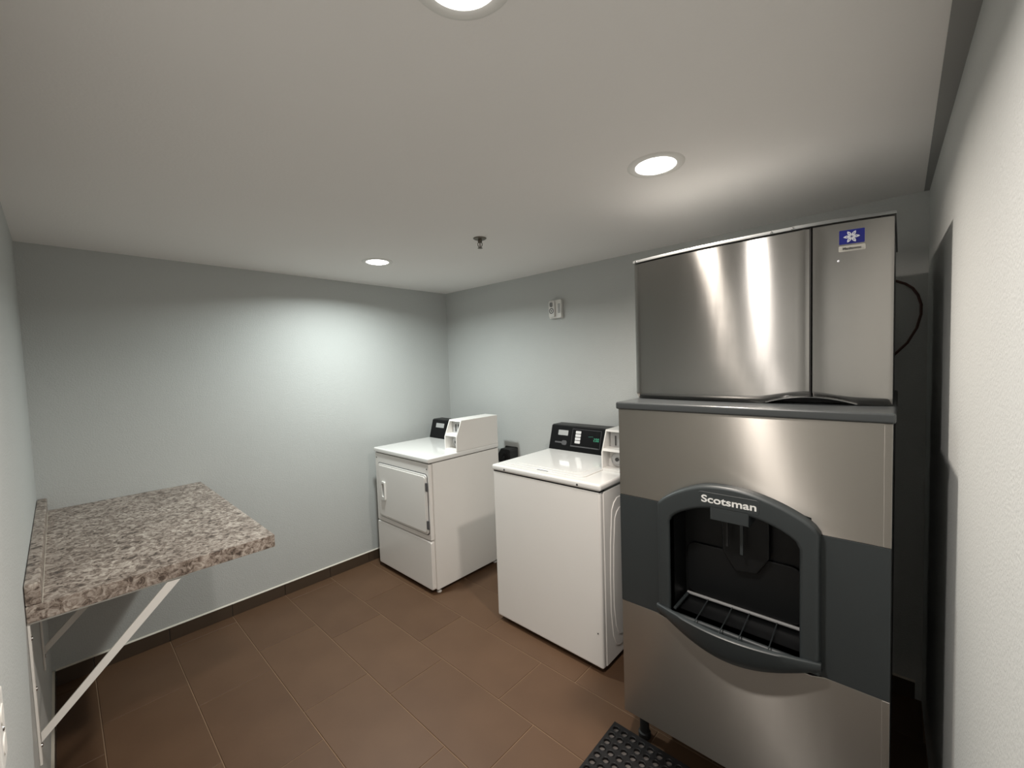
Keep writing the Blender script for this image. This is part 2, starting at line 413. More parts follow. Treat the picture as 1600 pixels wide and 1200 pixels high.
def bracket(y, label):
    b = thing('shelf_bracket', label, 'bracket', (XC, y, 0.43), 'steel brackets under the counter')
    w_ = 0.016
    bm = B(); box(bm, XC + 0.0005, XC + 0.006, y - w_, y + w_, 0.40, CB - 0.0005, bev=0.001, seg=1); obj('wall_leg', bm, 'white_metal', b)
    bm = B(); box(bm, XC + 0.006, 0.27, y - w_, y + w_, CB - 0.007, CB - 0.0005, bev=0.001, seg=1); obj('top_leg', bm, 'white_metal', b)
    bm = B()
    p0, p1 = Vector((XC + 0.008, 0.478)), Vector((0.235, CB - 0.009))
    d = (p1 - p0).normalized(); n = Vector((-d.y, d.x)) * 0.0135
    prism(bm, [tuple(p0 - Vector((0, 0.012))), (p1.x - 0.004, p1.y - 0.018) if False else tuple(p1 - n * 0.2 + Vector((0.012, 0))), tuple(p1 - Vector((0.022, 0))), tuple(p0 + Vector((0, 0.016)))], 'y', y - 0.0145, y - 0.0095)
    obj('diagonal_strut', bm, 'white_metal', b)
    for zz in (0.45, 0.62, 0.77):
        bm = B(); lathe(bm, [(0.006, 0.0), (0.005, 0.003), (0.001, 0.004)], (XC + 0.006, y, zz), axis='x', n=10); obj('screw', bm, 'chrome', b)
    return b
bracket(1.822, 'white steel shelf bracket with long diagonal strut under the counter front edge')
bracket(2.40, 'grey looking shelf bracket deep in the shadow under the counter, behind the white strut')

# outlet plate on the left wall, at the edge of the view
t = thing('wall_outlet', 'white outlet plate low on the left wall at the photo edge', 'outlet', (XC, 1.065, 0.94))
bm = B(); prism(bm, rrect(1.030, 1.100, 0.890, 1.005, 0.006), 'x', XC + 0.0002, XC + 0.006, bev=0.002); obj('cover_plate', bm, 'white_plastic', t)
for zc in (0.972, 0.922):
    bm = B(); prism(bm, rrect(1.049, 1.081, zc - 0.014, zc + 0.014, 0.010), 'x', XC + 0.0055, XC + 0.0075); obj('receptacle', bm, 'white_metal', t)
bm = B(); lathe(bm, [(0.004, 0.0), (0.003, 0.0015), (0.0005, 0.002)], (XC + 0.006, 1.065, 0.947), axis='x', n=10); obj('screw', bm, 'chrome', t)

# ------------------------------------------------------------------ dryer
DX, DY0, DY1, DXB = 1.595, 2.232, 2.915, 2.236
t = thing('clothes_dryer', 'white coin operated dryer with front door in the back corner', 'dryer', ((DX + DXB) / 2, (DY0 + DY1) / 2, 0.0))
bm = B(); box(bm, DX + 0.030, DXB, DY0, DY1, 0.028, 0.874, bev=0.004); obj('cabinet', bm, 'white', t)
bm = B(); prism(bm, rrect(DY0 + 0.012, DY1 - 0.003, 0.362, 0.873, 0.010), 'x', DX + 0.004, DX + 0.0305, bev=0.004); obj('front_panel', bm, 'white', t)
bm = B(); prism(bm, rrect(DY0 + 0.010, DY1 - 0.002, 0.030, 0.356, 0.014), 'x', DX, DX + 0.0305, bev=0.007, seg=3); obj('lower_panel', bm, 'white', t)
bm = B(); box(bm, DX - 0.004, DXB + 0.004, DY0 - 0.003, DY1 + 0.004, 0.878, 0.912, bev=0.009, seg=3); top = obj('top_panel', bm, 'white_top', t)
bm = B(); box(bm, DX + 0.010, DXB - 0.01, DY0 + 0.008, DY1 - 0.006, 0.873, 0.879); obj('top_gap', bm, 'gap', t)
# door, proud of the panel with a rolled rim
bm = B(); prism(bm, rrect(2.262, 2.868, 0.402, 0.800, 0.022), 'x', DX - 0.004, DX + 0.0045, bev=0.003)
door = obj('door', bm, 'white', t)
bm = B(); prism(bm, rrect(2.274, 2.856, 0.414, 0.788, 0.016), 'x', DX - 0.009, DX - 0.0035, bev=0.004, seg=3); obj('door_skin', bm, 'white', door)
bm = B(); ring_prism(bm, rrect(2.256, 2.874, 0.396, 0.806, 0.026), rrect(2.2625, 2.8675, 0.4025, 0.7995, 0.0215), 'x', DX + 0.0025, DX + 0.0045); obj('door_gap', bm, 'dark_grey', door)
bm = B(); hy = 2.785
ring_prism(bm, rrect(hy - 0.024, hy + 0.024, 0.535, 0.672, 0.009), rrect(hy - 0.015, hy + 0.015, 0.560, 0.658, 0.007), 'x', DX - 0.020, DX - 0.0085); obj('door_handle', bm, 'white_plastic', door)
bm = B(); prism(bm, rrect(hy - 0.015, hy + 0.015, 0.560, 0.658, 0.007), 'x', DX - 0.0105, DX - 0.0085); obj('handle_recess', bm, 'silver_label', door)
for zz in (0.722, 0.470):
    bm = B(); box(bm, DX - 0.0100, DX + 0.0042, 2.253, 2.268, zz - 0.028, zz + 0.028, bev=0.002); obj('hinge', bm, 'dark_grey', door)
for yy in (2.262, 2.892):
    bm = B(); lathe(bm, [(0.005, 0.001), (0.0045, -0.002), (0.001, -0.003)], (DX + 0.004, yy, 0.838), axis='x', n=10); obj('screw', bm, 'print_dark', t)
for x_, y_ in ((DX + 0.06, DY0 + 0.025), (DX + 0.06, DY1 - 0.04), (DXB - 0.05, DY0 + 0.03), (DXB - 0.05, DY1 - 0.04)):
    bm = B(); lathe(bm, [(0.016, 0.0), (0.016, 0.008), (0.008, 0.010), (0.008, 0.030)], (x_, y_, 0.0), n=14); obj('foot', bm, 'white_plastic', t)

def coin_box(t, xf, y0, y1, zt, zh, xb, dark):
    """coin box with two recessed bays in its slanting front; xf front foot, y0..y1 width, zt deck, zh height, xb back"""
    sl = 0.050
    Z = zt + zh
    zk = zt + 0.62 * zh
    fx = lambda z: xf + (0 if z < zt + 0.45 * zh else sl * (z - zt - 0.45 * zh) / (zh * 0.55))
    prof = [(xf + 0.060, zt), (xb - 0.001, zt), (xb - 0.001, Z - 0.011), (fx(Z) + 0.06, Z - 0.011)]
    bm = B(); prism(bm, prof, 'y', y0 + 0.004, y1 - 0.004)
    cb = obj('coin_box', bm, 'white', t)
    side = [(xf, zt), (xb, zt), (xb, Z), (fx(Z), Z), (fx(zt + 0.45 * zh), zt + 0.45 * zh)]
    for a, b in ((y0, y0 + 0.007), (y1 - 0.007, y1)):
        bm = B(); prism(bm, side, 'y', a, b, bev=0.0015, seg=1); obj('side_plate', bm, 'white', cb)
    for z0, z1 in ((zt, zt + 0.012), (zt + 0.49 * zh, zt + 0.55 * zh), (Z - 0.010, Z)):
        bm = B(); q = [(fx(z0), z0), (xb if z1 == Z else fx(z0) + 0.07, z0), (xb if z1 == Z else fx(z0) + 0.07, z1), (fx(z1), z1)]
        prism(bm, q, 'y', y0 + 0.0072, y1 - 0.0072); obj('ledge', bm, 'white', cb)
    # coin slide in the upper bay, lock in the lower bay
    zm = zt + 0.75 * zh
    bm = B(); prism(bm, rrect(y0 + 0.018, y1 - 0.018, zm - 0.045, zm + 0.045, 0.005), 'x', fx(zm) + 0.040, fx(zm) + 0.062, bev=0.002); obj('coin_slide', bm, 'silver_label', cb)
    for k in range(2):
        yk = (y0 + y1) / 2 + (k - 0.5) * 0.030
        bm = B(); box(bm, fx(zm) + 0.036, fx(zm) + 0.042, yk - 0.003, yk + 0.003, zm - 0.032, zm + 0.020); obj('coin_slot', bm, 'print_dark', cb)
    zl = zt + 0.26 * zh; yl = (y0 + y1) / 2
    bm = B(); lathe(bm, [(0.036, 0.004), (0.036, -0.006), (0.030, -0.009), (0.026, -0.005)], (xf + 0.056, yl, zl), axis='x', n=24); obj('lock_ring', bm, 'silver_label', cb)
    bm = B(); lathe(bm, [(0.010, 0.0), (0.010, -0.008), (0.006, -0.010)], (xf + 0.053, yl, zl), axis='x', n=16); obj('lock', bm, 'print_dark', cb)
    return cb
cb = coin_box(t, 1.832, DY0, 2.362, 0.9125, 0.212, DXB, True)
# low control console left of the coin box
bm = B(); prism(bm, [(2.098, 0.9125), (DXB, 0.9125), (DXB, 1.062), (2.150, 1.062), (2.138, 1.055)], 'y', 2.363, 2.905, bev=0.003)
con = obj('control_console', bm, 'black', t)
bm = B(); box(bm, -0.0008, 0.0008, -0.052, 0.052, -0.018, 0.018, rot=None)
bmesh.ops.rotate(bm, matrix=Matrix.Rotation(math.radians(15.5), 3, 'Y'), verts=bm.verts); bmesh.ops.translate(bm, vec=(2.1255, 2.79, 1.015), verts=bm.verts)
obj('console_label', bm, 'silver_label', con)

# ------------------------------------------------------------------ washer
WX, WY0, WY1, WXB = 1.690, 1.028, 1.738, 2.375
t = thing('washing_machine', 'white coin operated top loading washer with black console beside the ice machine', 'washer', ((WX + WXB) / 2, (WY0 + WY1) / 2, 0.0))
bm = B(); box(bm, WX + 0.018, WXB, WY0 + 0.003, WY1, 0.030, 0.888, bev=0.003); obj('cabinet', bm, 'white', t)
bm = B(); box(bm, WX, WX + 0.028, WY0 + 0.001, WY1 - 0.001, 0.028, 0.890, bev=0.010, seg=3); obj('front_panel', bm, 'white', t)
bm = B(); box(bm, WX + 0.004, WX + 0.05, WY0 + 0.004, WY1 - 0.004, 0.888, 0.896); obj('top_gap', bm, 'gap', t)
bm = B(); box(bm, WX - 0.006, WXB + 0.004, WY0 - 0.006, WY1 + 0.004, 0.895, 0.929, bev=0.011, seg=3); obj('top_panel', bm, 'white_top', t)
# lid: recessed centre with a rolled rim and a lift notch
bm = B(); prism(bm, [(a, b) for a, b in rrect(1.742, 2.205, 1.152, 1.700, 0.030)], 'z', 0.9285, 0.9345, bev=0.003, seg=3); lid = obj('lid', bm, 'white_top', t)
bm = B(); prism(bm, [(a, b) for a, b in rrect(1.780, 2.175, 1.200, 1.652, 0.040)], 'z', 0.9335, 0.9365, bev=0.0015, seg=2); obj('lid_centre', bm, 'white_top', lid)
bm = B(); box(bm, 1.7385, 1.7445, 1.372, 1.446, 0.9285, 0.9320, bev=0.001, seg=1); obj('lift_notch', bm, 'dark_grey', lid)
for yy in (1.640, 1.150):
    bm = B(); lathe(bm, [(0.0055, 0.001), (0.005, -0.002), (0.001, -0.003)], (WX - 0.006, yy, 0.910), axis='x', n=12); obj('screw', bm, 'print_dark', t)
bm = B(); lathe(bm, [(0.004, 0.001), (0.003, -0.002), (0.001, -0.0025)], (WX, 1.055, 0.20), axis='x', n=10); obj('screw', bm, 'print_dark', t)
# embossed right side
bm = B()
out = [(1.845, 0.830), (1.815, 0.812), (1.793, 0.780), (1.775, 0.62), (1.768, 0.45), (1.768, 0.28), (1.785, 0.15), (1.815, 0.090), (1.845, 0.075),
       (2.18, 0.075), (2.215, 0.090), (2.245, 0.15), (2.262, 0.28), (2.262, 0.45), (2.255, 0.62), (2.237, 0.780), (2.215, 0.812), (2.185, 0.830)]
prism(bm, out, 'y', WY0 - 0.0035, WY0 + 0.004, bev=0.003, seg=3); em = obj('side_embossing', bm, 'white', t)
inn = [(1.862 + (x - 1.845) * 0.9 if x < 2 else 2.168 + (x - 2.18) * 0.9, 0.452 + (z - 0.452) * 0.86) for x, z in out]
bm = B(); prism(bm, inn, 'y', WY0 - 0.0065, WY0 - 0.003, bev=0.003, seg=3); obj('inner_embossing', bm, 'white', em)
bm = B(); box(bm, WX + 0.034, WXB - 0.002, WY0, WY0 + 0.004, 0.030, 0.886, bev=0.0012, seg=1); obj('side_panel', bm, 'white', t)
for x_, y_ in ((WX + 0.06, WY0 + 0.05), (WX + 0.06, WY1 - 0.05), (WXB - 0.06, WY0 + 0.05), (WXB - 0.06, WY1 - 0.05)):
    bm = B(); lathe(bm, [(0.018, 0.0), (0.018, 0.010), (0.008, 0.012), (0.008, 0.032)], (x_, y_, 0.0), n=14); obj('foot', bm, 'black_matte', t)
coin_box(t, 1.928, WY0, 1.158, 0.9295, 0.210, WXB, False)
# console
CT0, CT1, CH0, CH1 = 2.222, 2.268, 0.9295, 1.087
bm = B(); prism(bm, [(CT0, CH0), (WXB, CH0), (WXB, CH1), (CT1 + 0.012, CH1), (CT1, CH1 - 0.006)], 'y', 1.159, 1.738, bev=0.003)
con = obj('control_console', bm, 'black', t)
slope = (CT1 - CT0) / (CH1 - 0.006 - CH0); ROT = Matrix.Rotation(math.atan(slope), 3, 'Y')
def onconsole(name, y0, y1, z0, z1, m, th=0.0012, r=0.003, par=None):
    zm, ym = (z0 + z1) / 2, (y0 + y1) / 2
    bm = B(); prism(bm, rrect(y0 - ym, y1 - ym, z0 - zm, z1 - zm, r), 'x', -th, 0.0004)
    bmesh.ops.rotate(bm, matrix=ROT, verts=bm.verts)
    bmesh.ops.translate(bm, vec=(CT0 + slope * (zm - CH0), ym, zm), verts=bm.verts)
    return obj(name, bm, m, par or con)
onconsole('name_plate', 1.598, 1.676, 1.022, 1.056, 'silver_label')
onconsole('dial_window', 1.600, 1.640, 0.962, 0.992, 'dark_grey', r=0.012)
onconsole('dial_caption', 1.640, 1.694, 0.972, 0.982, 'dark_grey')
onconsole('display_frame', 1.352, 1.566, 0.958, 1.072, 'dark_grey', th=0.0010)
onconsole('display_glass', 1.354, 1.564, 0.960, 1.070, 'black', th=0.0016)
onconsole('grey_stripe', 1.362, 1.568, 0.959, 0.966, 'dark_grey', th=0.0022)
for k in range(4):
    onconsole('cycle_button', 1.498, 1.538, 0.981 + k * 0.0200, 0.998 + k * 0.0200, 'button', th=0.0028)
SEG = {'2': 'abged', '0': 'abcdef'}
def digit(ch, yl, z0, wd=0.0095, hg=0.0195, tk=0.0021):
    m_ = z0 + hg / 2; yr = yl - wd
    R_ = {'a': (yr, yl, z0 + hg - tk, z0 + hg), 'g': (yr, yl, m_ - tk / 2, m_ + tk / 2), 'd': (yr, yl, z0, z0 + tk),
          'b': (yr, yr + tk, m_, z0 + hg), 'c': (yr, yr + tk, z0, m_), 'f': (yl - tk, yl, m_, z0 + hg), 'e': (yl - tk, yl, z0, m_)}
    for q in SEG[ch]: onconsole('display_segment', *R_[q], 'display', th=0.0020, r=0.0003)
for ch, yl in (('2', 1.401), ('0', 1.386), ('0', 1.373)): digit(ch, yl, 1.004)
onconsole('display_segment', 1.3885, 1.3905, 1.004, 1.0062, 'display', th=0.0020, r=0.0003)
for k, yy in enumerate((1.432, 1.420, 1.408)):
    onconsole('display_lamp', yy, yy + 0.009, 1.0275 + 0.001 * k, 1.0305 + 0.001 * k, 'display_dim', th=0.0020, r=0.0008)

# ------------------------------------------------------------------ ice dispenser (lower machine)
IX, IY0, IY1, IXB = 1.421, 0.0126, 0.7765, 2.235
IB, IT = 0.152, 1.3265
BT, BB = 1.0035, 0.594          # charcoal band top / bottom
t = thing('ice_dispenser', 'tall stainless hotel ice dispenser with charcoal bay standing on legs', 'ice machine', ((IX + IXB) / 2, (IY0 + IY1) / 2, 0.0))
bm = B()
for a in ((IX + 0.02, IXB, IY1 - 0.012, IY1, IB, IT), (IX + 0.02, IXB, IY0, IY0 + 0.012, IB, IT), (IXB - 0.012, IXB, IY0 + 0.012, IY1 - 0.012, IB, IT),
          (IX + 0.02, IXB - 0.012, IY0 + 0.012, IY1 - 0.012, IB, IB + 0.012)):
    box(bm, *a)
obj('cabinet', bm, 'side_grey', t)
# stainless front: upper sheet notched for the bay, lower sheet, both with rounded side edges
def sheet(pts, name, lab):
    bm = B(); prism(bm, pts, 'x', IX, IX + 0.022, bev=0.003, seg=2); o = obj(name, bm, 'steel', t, uvx=True); return o
NL, NR = 0.600, 0.182
sheet([(IY0, BT), (NR, BT), (NR, 1.045), (0.30, 1.072), (0.42, 1.072), (0.55, 1.045), (NL, 1.0), (NL, BT), (IY1, BT), (IY1, IT), (IY0, IT)], 'upper_panel', '')
sheet([(IY0, IB), (IY1, IB), (IY1, BB), (0.64, BB), (0.60, 0.585), (0.18, 0.585), (0.15, BB), (IY0, BB)], 'lower_panel', '')
# pale folded edge strip down the right side
for z0, z1 in ((BT, IT), (IB, BB)):
    bm = B(); box(bm, IX - 0.0015, IX + 0.004, IY0 - 0.0005, IY0 + 0.016, z0 + 0.001, z1 - 0.001, bev=0.0012); obj('edge_strip', bm, 'steel', t, uvx=True)
for y0, y1 in ((NL - 0.01, IY1), (IY0, NR + 0.01)):
    bm = B(); box(bm, IX - 0.001, IX + 0.0215, y0, y1, BB, BT, bev=0.002); obj('charcoal_band', bm, 'char', t)
# cap plate with rounded front
bm = B(); box(bm, IX - 0.012, IXB + 0.01, IY0 - 0.0065, IY1 + 0.0045, IT + 0.0005, 1.3536, bev=0.006, seg=3); obj('top_cap', bm, 'char_cap', t)
# bay surround: arch plate with arched opening
XF = 1.385
def interp(tab, y):
    for (a, za), (b, zb) in zip(tab, tab[1:]):
        if a <= y <= b: return za + (zb - za) * (y - a) / (b - a)
    return tab[0][1] if y < tab[0][0] else tab[-1][1]
def smooth_arch(tab, y0, y1, n):
    """Catmull-Rom through the table"""
    def cr(y):
        i = 0
        while i < len(tab) - 2 and y > tab[i + 1][0]: i += 1
        p = [tab[max(0, i - 1)], tab[i], tab[i + 1], tab[min(len(tab) - 1, i + 2)]]
        u = (y - p[1][0]) / (p[2][0] - p[1][0])
        m1 = (p[2][1] - p[0][1]) / (p[2][0] - p[0][0]) * (p[2][0] - p[1][0]); m2 = (p[3][1] - p[1][1]) / (p[3][0] - p[1][0]) * (p[2][0] - p[1][0])
        return (2*u**3 - 3*u*u + 1) * p[1][1] + (u**3 - 2*u*u + u) * m1 + (-2*u**3 + 3*u*u) * p[2][1] + (u**3 - u*u) * m2
    return [(y0 + (y1 - y0) * k / n, cr(y0 + (y1 - y0) * k / n)) for k in range(n + 1)]
OUT = [(0.158, 1.014), (0.172, 1.033), (0.204, 1.054), (0.261, 1.079), (0.330, 1.098), (0.400, 1.104), (0.472, 1.096), (0.547, 1.065), (0.600, 1.030), (0.618, 1.010)]
INN = [(0.205, 0.958), (0.212, 0.976), (0.256, 1.003), (0.310, 1.020), (0.387, 1.030), (0.462, 1.022), (0.519, 1.003), (0.562, 0.976), (0.575, 0.955)]
NA, NS = 40, 8
def loop(tab, yr, yl, zb, ntop, nside, nbot):
    top_ = smooth_arch(tab, yr, yl, ntop)
    zl, zr = top_[-1][1], top_[0][1]
    left = [(yl, zl + (zb - zl) * k / nside) for k in range(1, nside + 1)]
    bot = [(yl + (yr - yl) * k / nbot, zb) for k in range(1, nbot + 1)]
    right = [(yr, zb + (zr - zb) * k / nside) for k in range(1, nside)]
    return top_ + left + bot + right
outer = loop(OUT, 0.158, 0.618, 0.610, NA, NS, 20); inner = loop(INN, 0.205, 0.575, 0.640, NA, NS, 20)
bm = B(); ring_prism(bm, outer, inner, 'x', XF, IX + 0.004)
es = [e for e in bm.edges if all(abs(v.co.x - XF) < 1e-5 for v in e.verts) and len(e.link_faces) == 2 and e.calc_face_angle(0) > 0.8]
bmesh.ops.bevel(bm, geom=es, offset=0.011, segments=3, profile=0.5, affect='EDGES')
sur = obj('bay_surround', bm, 'char', t, ang=50)
# recessed liner (open box, five sides)
XR = 1.535
bm = B(); n = len(inner)
f0 = [bm.verts.new((XF + 0.010, y, z)) for y, z in inner]; f1 = [bm.verts.new((XR, y, z)) for y, z in inner]
for k in range(n): bm.faces.new((f0[k], f0[(k + 1) % n], f1[(k + 1) % n], f1[k]))
bm.faces.new(f1); bmesh.ops.recalc_face_normals(bm, faces=bm.faces)
bmesh.ops.reverse_faces(bm, faces=bm.faces)
ex = bmesh.ops.solidify(bm, geom=list(bm.faces), thickness=-0.002) if False else None
obj('bay_liner', bm, 'char_dark', sur, ang=40)
# splash shield and chute inside the bay
bm = B(); prism(bm, rrect(0.215, 0.565, 0.66, 0.845, 0.03), 'x', XR - 0.012, XR - 0.002, bev=0.003); obj('splash_shield', bm, 'char_dark', sur)
bm = B(); prism(bm, [(0.331, 0.993), (0.442, 0.993), (0.442, 1.050), (0.331, 1.050)], 'x', XF + 0.0005, XF + 0.085, bev=0.003); obj('chute', bm, 'char', sur)
bm = B(); prism(bm, [(0.300, 0.86), (0.335, 0.80), (0.40, 0.79), (0.44, 0.85), (0.445, 0.985), (0.30, 0.985)], 'x', 1.500, 1.530, bev=0.006); obj('chute_throat', bm, 'char_dark', sur)
bm = B(); box(bm, 1.462, 1.470, 0.366, 0.376, 0.868, 0.994, bev=0.002); obj('push_lever', bm, 'char', sur)
bm = B(); box(bm, 1.462, 1.470, 0.410, 0.418, 0.885, 0.994, bev=0.002); obj('push_lever', bm, 'black_matte', sur)
# lettering plate and lettering
bm = B(); prism(bm, rrect(0.303, 0.477, 1.036, 1.080, 0.008), 'x', XF - 0.0012, XF + 0.001, bev=0.0005, seg=1); obj('name_plate', bm, 'char', sur)
text('lettering', 'Scotsman', 0.0315, (XF - 0.0016, 0.467, 1.0475), 'letter', sur, bold=0.0006, squeeze=0.157)
# drip tray bowed out below the bay
YL, YR = 0.622, 0.154
NT = 28
bm = B(); rows = []
def tray_row(fx_, fz):
    r = []
    for k in range(NT + 1):
        u = k / NT; y = YL + (YR - YL) * u; s = math.sin(PI * u)
        r.append(bm.verts.new((fx_(s), y, fz(s))))
    return r
rows = [tray_row(lambda s: XF + 0.012 - 0.046 * s, lambda s: 0.6495),
        tray_row(lambda s: XF + 0.002 - 0.052 * s, lambda s: 0.652),
        tray_row(lambda s: XF - 0.0035 - 0.052 * s, lambda s: 0.648),
        tray_row(lambda s: XF - 0.003 - 0.047 * s, lambda s: 0.637 - 0.026 * s),
        tray_row(lambda s: XF - 0.001 - 0.036 * s, lambda s: 0.630 - 0.050 * s),
        tray_row(lambda s: XF + 0.006 - 0.030 * s, lambda s: 0.625 - 0.066 * s),
        tray_row(lambda s: XF + 0.020 - 0.012 * s, lambda s: 0.620 - 0.075 * s),
        tray_row(lambda s: IX, lambda s: 0.612 - 0.068 * s)]
for A, B_ in zip(rows, rows[1:]):
    for k in range(NT): bm.faces.new((A[k], A[k + 1], B_[k + 1], B_[k]))
inner_r = [tray_row(lambda s: XF + 0.012 - 0.046 * s, lambda s: 0.615), tray_row(lambda s: XR - 0.003, lambda s: 0.612)]
for k in range(NT):
    bm.faces.new((rows[0][k], inner_r[0][k], inner_r[0][k + 1], rows[0][k + 1])); bm.faces.new((inner_r[0][k], inner_r[1][k], inner_r[1][k + 1], inner_r[0][k + 1]))
bmesh.ops.recalc_face_normals(bm, faces=bm.faces)
tray = obj('drip_tray', bm, 'char', t, ang=60)
bm = B(); box(bm, 1.515, 1.525, 0.215, 0.566, 0.650, 0.659, bev=0.003); obj('grille_rim', bm, 'silver_label', tray)
bm = B(); box(bm, XF + 0.006, 1.514, 0.556, 0.566, 0.649, 0.657, bev=0.002); obj('grille_rim', bm, 'char', tray)
for y_, y2 in ((0.492, 0.485), (0.414, 0.408), (0.361, 0.354), (0.282, 0.276)):
    s = math.sin(PI * (YL - y2) / (YL - YR))
    bm = B(); tube(bm, [(1.515, y_, 0.653), (XF + 0.010 - 0.046 * s, y2, 0.6505)], 0.0018, 6); obj('grille_bar', bm, 'char', tray)
for x_, y_ in ((IX + 0.096, IY1 - 0.035), (IX + 0.096, IY0 + 0.035), (IXB - 0.06, IY1 - 0.06), (IXB - 0.06, IY0 + 0.06)):
    bm = B(); lathe(bm, [(0.024, 0.0), (0.024, 0.018), (0.018, 0.022), (0.018, IB + 0.001)], (x_, y_, 0.0), n=18); obj('leg', bm, 'black_matte', t)

# ------------------------------------------------------------------ ice maker head on top
HX, HY0, HY1, HXB = 1.591, 0.0155, 0.7775, 2.205
HB, HT = 1.3542, 1.884
t = thing('ice_maker', 'stainless ice maker head with blue snowflake badge on top of the dispenser', 'ice maker', ((HX + HXB) / 2, (HY0 + HY1) / 2, HB))
bm = B(); box(bm, HX + 0.030, HXB, HY0 + 0.001, HY1 - 0.001, HB, HT, bev=0.002); obj('cabinet', bm, 'grey_metal', t)
bm = B(); box(bm, HX + 0.0295, HX + 0.031, 0.06, 0.36, HB + 0.001, HB + 0.045); obj('air_intake', bm, 'black_matte', t)
def fx_head(y):
    """plan of the bowed front: the two panels meet at a blunt ridge"""
    if y >= 0.44: return 1.540 + 0.032 * ((y - 0.44) / 0.3375) ** 2
    if y >= 0.2: return 1.540 + 0.0045 * ((0.44 - y) / 0.24) ** 2
    u = (0.2 - y) / 0.1845
    return 1.5445 + 0.042 * (0.55 * u + 0.45 * u * u)
def conform(bm):
    for v in bm.verts: v.co.x += fx_head(v.co.y) - HX
    return bm
def zbot(y): return HB + (max(0.0, 1 - ((y - 0.207) / 0.118) ** 2)) * 0.021 + 0.0006
def zlip(y): return 1.375 + 0.019 * math.exp(-((y - 0.215) / 0.085) ** 2)
def head_panel(y0, y1, name):
    bm = B(); n = 36; cols = []
    for k in range(n + 1):
        y = y0 + (y1 - y0) * k / n
        e = min(y - y0, y1 - y); ex = 0.004 if e < 1e-6 else 0.0
        zb_, zl = zbot(y), zlip(y)
        F = fx_head(y)
        z_ = [(0.040, zb_), (0.017, zb_), (0.011, zb_ + (zl - zb_) * 0.45), (0.003, zl - 0.003), (0.0, zl + 0.003), (0.0, 1.50), (0.0, 1.65), (0.0, 1.80), (0.0, HT - 0.004), (0.003, HT - 0.001), (0.040, HT - 0.001)]
        cols.append([bm.verts.new((F + min(x + (ex if x < 0.02 else 0), 0.040), y, z)) for x, z in z_])
    for A, C in zip(cols, cols[1:]):
        for i in range(len(A) - 1): bm.faces.new((A[i], A[i + 1], C[i + 1], C[i]))
    for A in (cols[0], cols[-1]): bm.faces.new(A)
    bmesh.ops.recalc_face_normals(bm, faces=bm.faces)
    return obj(name, bm, 'steel_head', t, uvx=True, ang=30)
head_panel(0.2008, HY1, 'front_panel'); p2 = head_panel(HY0, 0.2000, 'side_front_panel')
bm = B(); box(bm, 1.544, 1.560, 0.1990, 0.2020, HB + 0.024, HT - 0.002); obj('panel_seam', bm, 'gap', t)
# arched dark opening trim under the panels
arc = [(y, zbot(y)) for y in [0.092 + (0.322 - 0.092) * k / 20 for k in range(21)]]
bm = B(); tube(bm, [(HX + 0.0155, y, z + 0.0004) for y, z in arc], 0.0016, 6); conform(bm); obj('arch_trim', bm, 'chrome', t)
ysq = [HY0 - 0.004 + (HY1 + 0.006 - HY0) * k / 24 for k in range(25)]
bm = B(); prism(bm, [(fx_head(max(y, HY0)) - 0.004, y) for y in ysq] + [(HXB + 0.004, ysq[-1]), (HXB + 0.004, ysq[0])], 'z', HT + 0.0012, HT + 0.0115, bev=0.002); obj('top_cover', bm, 'grey_metal', t)
bm = B(); prism(bm, [(fx_head(max(y, HY0)) + 0.004, y) for y in ysq[1:-1]] + [(HXB - 0.01, ysq[-2]), (HXB - 0.01, ysq[1])], 'z', HT - 0.002, HT + 0.0014); obj('cover_gap', bm, 'gap', t)
for y_ in (0.765, 0.30, 0.245):
    bm = B(); lathe(bm, [(0.004, 0.0), (0.0035, -0.002), (0.001, -0.003)], (fx_head(y_) - 0.0038, y_, HT + 0.006), axis='x', n=10); obj('screw', bm, 'chrome', t)
# badge: blue plate with a six petalled snowflake, grey strip with the maker's name
bm = B(); prism(bm, rrect(0.0775, 0.1335, 1.8195, 1.8590, 0.002), 'x', HX - 0.0012, HX + 0.001); conform(bm); bd = obj('badge', bm, 'blue', t)
bm = B()
cy, cz = 0.1060, 1.8392
for k in range(6):
    a = math.radians(60 * k); ca, sa = math.cos(a), math.sin(a)
    pts = []
    for u, v in ((0.0015, 0.0), (0.006, 0.0034), (0.0105, 0.0040), (0.0150, 0.0026), (0.0185, 0.0), (0.0150, -0.0026), (0.0105, -0.0040), (0.006, -0.0034)):
        pts.append((cy + (u * ca - v * sa), cz + (u * sa + v * ca) * 0.97))
    prism(bm, pts, 'x', HX - 0.0020, HX - 0.0010)
conform(bm); obj('snowflake', bm, 'badge_white', bd)
bm = B()
for k in range(6):
    a = math.radians(60 * k); ca, sa = math.cos(a), math.sin(a)
    pts = [(cy + u * ca - v * sa, cz + (u * sa + v * ca) * 0.97) for u, v in ((0.0085, 0.0), (0.0105, 0.0014), (0.0125, 0.0), (0.0105, -0.0014))]
    prism(bm, pts, 'x', HX - 0.0024, HX - 0.0016)
conform(bm); obj('petal_marks', bm, 'blue', bd)
bm = B(); prism(bm, rrect(0.0755, 0.1345, 1.7990, 1.8150, 0.0025), 'x', HX - 0.0012, HX + 0.001); conform(bm); st = obj('badge_strip', bm, 'label_grey', t)
tx = text('lettering', 'Manitowoc', 0.0095, (HX - 0.0014, 0.1255, 1.8040), 'print_dark', st, bold=0.0002, squeeze=0.041)
for v in tx.data.vertices: v.co.x += fx_head(v.co.y + 0.1255) - HX
bm = B(); lathe(bm, [(0.0032, 0.001), (0.0028, -0.0015), (0.0008, -0.0022)], (fx_head(0.135), 0.135, 1.774), axis='x', n=12); obj('indicator', bm, 'badge_white', t)

